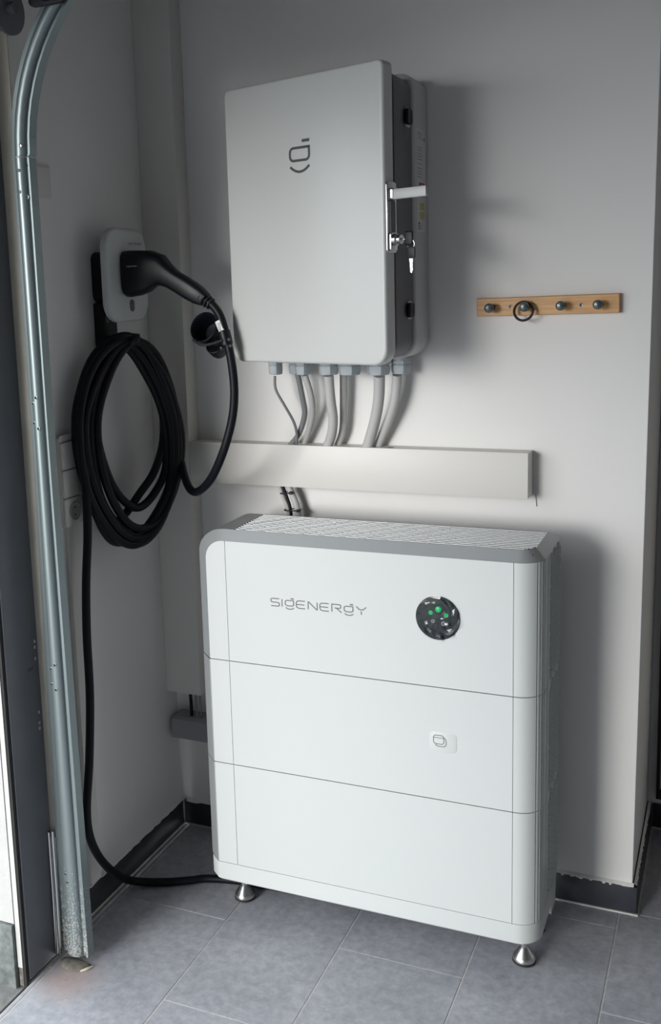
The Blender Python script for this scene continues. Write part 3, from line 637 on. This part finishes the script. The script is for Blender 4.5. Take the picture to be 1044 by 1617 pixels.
cable('thick_cable', [(.705, -.060, 1.348), (0.6948,-0.048,1.287), (0.6721,-0.034,1.2288), (0.6371,-0.019,1.1606)], .0120, 'cab_grey', 'rightmost grey cable, behind the thickest one')
# bundle under the duct
bd = 'tied cable bundle between duct and tower'
tag(MB().tube([(0.367,-0.040,1.0587),(0.3785,-0.040,1.0198),(0.3921,-0.040,0.9861),(0.3943,-0.040,0.9431), (.397, -.05, .90)], .0055).go('grey_cable', M['cab_grey'], smooth=True), 'pale grey cable on the left of the tied bundle behind the tower', 'cable', bd)
tag(MB().tube([(0.3905,-0.040,1.0606),(0.4083,-0.040,1.0223),(0.4192,-0.040,0.9886),(0.4198,-0.040,0.9455), (.418, -.05, .90)], .0085).go('grey_cable', M['cab_grey'], smooth=True), 'wider grey cable on the right of the tied bundle behind the tower', 'cable', bd)
tag(MB().tube([(0.3788,-0.050,1.0623),(0.3937,-0.050,1.0239),(0.4040,-0.051,0.9903),(0.4060,-0.051,0.9475), (.407, -.055, .90)], .0042).go('black_cable', M['cable'], smooth=True), 'thin black cable in the middle of the tied bundle', 'cable', bd)
for (a, b, lb) in (((.3735, 1.031), (.4095, 1.0355), 'upper black cable tie round the bundle below the duct'), ((.3835, .9865), (.4290, .9885), 'lower black cable tie round the bundle just above the tower')):
    t = MB(); (x0, z0), (x1, z1) = a, b
    ps = [((x0 + x1) / 2 + (x1 - x0) * .5 * math.cos(k * math.pi / 6), -.043 + .014 * math.sin(k * math.pi / 6), z0 + (z1 - z0) * (.5 + .5 * math.cos(k * math.pi / 6))) for k in range(12)]
    t.tube(ps, .0017, 6, closed=True, sub=2); t.box((x1 - .004, -.062, z1 - .003), (x1 + .004, -.052, z1 + .004))
    tag(t.go('cable_tie', M['rubber'], smooth=True), lb, 'cable tie')

# ================================================================== HOOK RAIL
hr = thing('hook_rail', 'beech coat rail with four round grey pegs on the right wall', 'hook rail', (1.056, -.01, 1.485))
MB().loft([[(.8935, -.0008, 1.4865), (1.2215, -.0008, 1.4890), (1.2205, -.0008, 1.5330), (.8935, -.0008, 1.5290)],
           [(.8935, -.018, 1.4862), (1.2205, -.018, 1.4885), (1.2200, -.018, 1.5322), (.8930, -.018, 1.5285)],
           [(.8950, -.0205, 1.4876), (1.2190, -.0205, 1.4899), (1.2186, -.0205, 1.5308), (.8944, -.0205, 1.5271)]]).go('board', M['wood'], hr)
for x in (.9300, 1.0125, 1.0945, 1.1765):
    z = 1.5065 + (x - .93) * .010
    MB().lathe([(.0001, 0), (.0085, 0), (.0085, .0015), (.0048, .003), (.0042, .018), (.006, .021), (.0098, .025), (.0115, .031), (.0105, .037), (.0068, .0415), (.0001, .043)], (x, -.0207, z), (0, -1, 0), 24).go('peg', M['peg'], hr, smooth=True)
for x in (.9745, 1.1365): MB().lathe([(.0028, 0), (.0042, 0), (.0042, .0008), (.0028, .0006), (.0012, .0001), (.0001, .0001)], (x, -.0206, 1.5082), (0, -1, 0), 14).go('screw', M['peg'], hr, smooth=True)
rg = [(1.0085 + .0215 * math.cos(a), -.042 + .004 * math.sin(a), 1.4975 + .0215 * math.sin(a)) for a in [2 * math.pi * k / 20 for k in range(20)]]
tag(MB().tube(rg, .0030, 8, closed=True, sub=3).go('hanging_ring', M['ring'], smooth=True), 'dark ring hanging over the second peg of the coat rail', 'ring')

# ================================================================== BATTERY TOWER
UX, UY, UW, UD = .3091, -.3594, .8008, .2481
ZB, ZP, Z2, Z3, ZT = .0832, .1342, .4042, .6742, .9751
YAW = .0065; cy_, sy_ = math.cos(YAW), math.sin(YAW)
def T(a, b, z): return (UX + a * cy_ - b * sy_, UY + a * sy_ + b * cy_, z)
tower = thing('battery_tower', 'white stacked home battery tower standing on the tiled floor under the duct', 'battery', (UX + UW / 2, UY + UD / 2, 0))
CH, CB = .036, .036        # left chamfer width and depth
RC, SL, SR = .054, .0528, .0601
gp = .0011
def module(name, z0, z1, top=False):
    core = MB().prism([(.004, .003), (UW - .058, .0038), (UW - .024, .022), (UW - .009, .055), (UW - .003, .11), (UW - .003, UD - .003), (-CH + .003, UD - .003), (-CH + .003, CB)], z0, z1 - (.05 if top else 0)).go(name, M['core'], tower, xf=T)
    a, b = z0 + gp * (z0 > ZP + .01), z1 - gp * (not top)
    box_ = lambda n, x0, x1, m='white': MB().prism(rrect(x0, a, x1, b, 0), 0, .0028, 'y').go(n, M[m], core, xf=T)
    box_('front_panel', SL + .0006, UW - SR - .0006)
    if top: MB().prism(rrect(0, a, SL - .0006, b, (0, 0, 0, .0455), 12), 0, .0028, 'y').go('edge_panel', M['white'], core, xf=T)
    else: box_('edge_panel', 0, SL - .0006)
    # rounded right corner with four grooves, then the ribbed side
    def AR(t, ins=0): t = math.radians(t); return (UW - RC + (RC - ins) * math.sin(t), RC - (RC - ins) * math.cos(t))
    pr = [(UW - SR + .0006, 0)] + [AR(t) for t in (0, 8, 16, 24, 32, 40, 46)]; inn = []
    for t in (51, 61, 71, 81): pr += [AR(t - 2.2), AR(t - 1.6, .0042), AR(t + 1.6, .0042), AR(t + 2.2)]
    pr += [AR(90), (UW, .072)]
    for g0 in (.073, .085): pr += [(UW, g0), (UW - .0042, g0 + .0006), (UW - .0042, g0 + .0056), (UW, g0 + .0062)]
    pr += [(UW, .108)]
    pr2 = pr + [(UW - .0075, .108), AR(90, .0075), AR(70, .0075), AR(50, .0075), AR(25, .006), (UW - SR + .0006, .0035)]
    MB().prism(pr2, a, b).go('corner_panel', M['white'], core, smooth=True, xf=T)
    side = MB().prism([(UW - .003, .1085), (UW - .0006, .1085), (UW - .0006, UD), (UW - .003, UD)], a, b).go('side_panel', M['white'], core, xf=T)
    rb = MB(); z = a + .006; row = 0
    while z < b - .020:
        for c in range(11):
            y = .113 + c * .0122; zz = z + (c % 4) * .0068
            if zz + .021 < b: rb.prism([(UW - .0006, y), (UW + .0040, y + .0004), (UW + .0036, y + .0040), (UW - .0006, y + .0060)], zz, zz + .021)
        z += .0272; row += 1
    stuff(rb.go('side_ribs', M['white'], core, xf=T))
    if not top:
        MB().prism([(-.0006, .0), (-.0006, .003), (-CH + .003, CB + .001), (-CH + .003, UD), (-CH, UD), (-CH, CB - .001), (-.0022, .0)], a, b).go('side_trim', M['silver'], core, xf=T)
    return core
m_low = module('battery_module', ZP, Z2); m_mid = module('battery_module', Z2, Z3); m_top = module('inverter_module', Z3, ZT, True)
# plinth: rounded slab with soft left end
def outline(ins=0):
    pts = [(ins, ins)] + [(UW - RC + (RC - ins) * math.sin(t * math.pi / 20), RC - (RC - ins) * math.cos(t * math.pi / 20)) for t in range(11)]
    return pts + [(UW - ins, UD - ins), (-CH + ins, UD - ins), (-CH + ins, CB + .004), (-CH * .8 + ins, CB * .65), (-.004 + ins, .0015 + ins)]
pl_ = MB(); pl_.loft([[(x, y, ZB) for x, y in outline(.004)], [(x, y, ZB + .004) for x, y in outline(.0005)], [(x, y, ZP - .0012) for x, y in outline(0)]])
pl_.go('base', M['white'], tower, smooth=True, xf=T)
MB().box((UW - .03, .185, .058), (UW - .001, UD - .001, ZB)).go('rear_skirt', M['white'], tower, xf=T)
# grey cover: left chamfer + rounded shoulder + lid edge, swept as one band
LZ = 1.0003; SH = .0455
inner, outer = [], []
inner.append((-.0004, 0, Z3 + gp)); outer.append((-CH, CB, Z3 + gp))
for k in range(13):
    t = math.pi / 2 * k / 12
    inner.append((SH - (SH + .0004) * math.cos(t), 0, ZT - SH + (SH + .0004) * math.sin(t)))
    rx, rz = SH + CH, SH + (LZ - ZT)
    outer.append((SH - rx * math.cos(t), CB + (.018 - CB) * (k / 12), ZT - SH + rz * math.sin(t)))
for k in range(1, 8):
    a = SH + (UW - RC - SH) * k / 8; inner.append((a, 0, ZT + .0004)); outer.append((a, .018, LZ))
for k in range(11):
    t = k * math.pi / 20
    inner.append((UW - RC + RC * math.sin(t), RC - RC * math.cos(t), ZT + .0004)); outer.append((UW - RC + (RC - .020) * math.sin(t), RC - (RC - .018) * math.cos(t) , LZ))
inner.append((UW, UD, ZT + .0004)); outer.append((UW - .020, UD - .055, LZ))
trim = MB(); trim.loft([inner, outer], cap=False, closed=False)
# run back from the outer line on the left and shoulder
n_l = 14; back = [(x, UD - .055 * (k / (n_l - 1)), z) for k, (x, y, z) in enumerate(outer[:n_l])]
trim.loft([outer[:n_l], back], cap=False, closed=False)
lid = trim.go('lid', M['silver'], tower, smooth=True, xf=T)
LB0, LB1, LA0, LA1 = .0185, UD - .056, .070, UW - .0215
MB().box((SH, LB0 + .001, LZ - .014), (UW - .024, LB1, LZ - .0095)).go('lid_tray', M['core'], lid, xf=T)
MB().box((SH, .018, LZ - .0012), (LA0, LB1 + .002, LZ)).box((LA0, LB1 + .0005, LZ - .0012), (UW - .020, LB1 + .004, LZ)).go('lid_rim', M['silver'], lid, xf=T)
MB().add([T_ for T_ in ((SH, LB1 + .002, LZ), (UW - .020, LB1 + .002, LZ), (UW, UD, ZT), (SH, UD, ZT))], [(0, 1, 2, 3)]).go('lid_back', M['silver'], lid, xf=T)
NS = 12; pitch = (LB1 - LB0) / NS
for k in range(NS):
    b0 = LB0 + .0085 + k * pitch
    if b0 + .005 > LB1: continue
    MB().prism([(b0, LZ - .0017), (b0 + .0048, LZ - .0017), (b0 + .0048, LZ), (b0 + .0005, LZ)], LA0 - .002, LA1 + .001 - (.022 if k == 0 else .008 if k == 1 else 0), 'x').go('slat', M['slat'], lid, xf=T)
cr = MB()
for k in range(NS):
    b0 = LB0 + k * pitch + .0005
    for j in range(16):
        a0 = LA0 - .04 + j * .0505 + k * .0110
        a1 = min(a0 + .016, LA1)
        if a0 > LA0 and a1 - a0 > .004: cr.box((a0, b0, LZ - .0022), (a1, b0 + .0075, LZ - .0006))
stuff(cr.go('louver_bridges', M['slat'], lid, xf=T))
# wordmark, display, tag
wordmark(lambda u, n, v: T(.1690 + u, -.0002 - n, .8262 + v), M['logo'], m_top, .2385)
DC = (.5745, .8365)
dsp = MB().lathe([(.0001, 0), (.0500, 0), (.0505, .0006), (.0495, .0018), (.0001, .0022)], T(DC[0], -.0001, DC[1]), (0, -1, 0), 48).go('display', M['glass'], m_top, smooth=True)
fan = MB()
for (u, v, r, m, nm) in ((.0015, .0205, .0070, 'green', 'status_light'), (-.0155, .0115, .0048, 'green', 'status_light'), (.0195, .0085, .0048, 'green', 'status_light'), (-.0105, -.0075, .0042, 'dimled', 'status_icon'), (.0130, -.0110, .0050, 'dimled', 'status_icon')):
    c = T(DC[0] + u, -.0024, DC[1] + v)
    if nm == 'status_light' and r < .006 or nm == 'status_icon': prof_ = [(r * .55, 0), (r, 0), (r, .0008), (r * .55, .0008), (r * .5, 0)]
    else: prof_ = [(.0001, 0), (r, 0), (r * .8, .0012), (.0001, .0016)]
    MB().lathe(prof_, c, (0, -1, 0), 16).go(nm, M[m], m_top, smooth=True)
# crinkled film over the display
random.seed(11); fm = MB(); rings = []
for i in range(9):
    r = .0002 + .0515 * i / 8
    rg_ = []
    for k in range(22):
        a = 2 * math.pi * k / 22; low = max(0, -math.sin(a)) + .5 * max(0, math.cos(a))
        amp = (.0006 + .0026 * low) * (r / .05) ** 1.5
        rg_.append(T(DC[0] + r * math.cos(a), -.0046 - amp * math.sin(k * 2.7 + i * .9) - amp * .9 * random.uniform(-1, 1) + .0022 * (r / .05) ** 4, DC[1] + r * math.sin(a)))
    rings.append(rg_)
fm.loft(rings, cap=False).go('protective_film', M['film'], m_top)
tg = MB().prism(rrect(.5530, .5215, .6155, .5685, .010, 5), -.0006, -.0001, 'y').go('tag_plate', M['label'], m_mid, xf=T, bevel=.0002)
em = MB(); f_ = lambda u, n, v: T(u, -.0008 - n, v)
em.ribbon(rrect(.5625, .5400, .5865, .5605, .006, 5), .0014, closed=True, xf=f_)
em.ribbon([(.5628, .5548), (.5862, .5548)], .0012, xf=f_)
em.ribbon([(.5868, .5555), (.5905, .5525), (.5918, .5490), (.5918, .5400), (.5890, .5358), (.5850, .5345), (.5730, .5345), (.5690, .5358), (.5675, .5392)], .0014, xf=f_)
em.go('battery_symbol', M['logo'], m_mid)
# levelling feet
for a, b in ((.036, .068), (UW - .0445, .068), (.036, UD - .05), (UW - .0445, UD - .05)):
    c = T(a, b, 0); ft = MB().lathe([(.0001, .004), (.0235, .004), (.0262, .007), (.0262, .0135), (.0235, .0175), (.0130, .0330), (.0085, .0385), (.0085, .0440), (.0105, .0445), (.0105, .052), (.006, .0525), (.006, .0835), (.0001, .0835)], c, (0, 0, 1), 32).go('foot', M['steel'], tower, smooth=True)
    MB().lathe([(.0001, .0003), (.0245, .0003), (.0270, .002), (.0270, .0065), (.0001, .0066)], c, (0, 0, 1), 28).go('rubber_pad', M['rubber'], ft, smooth=True)
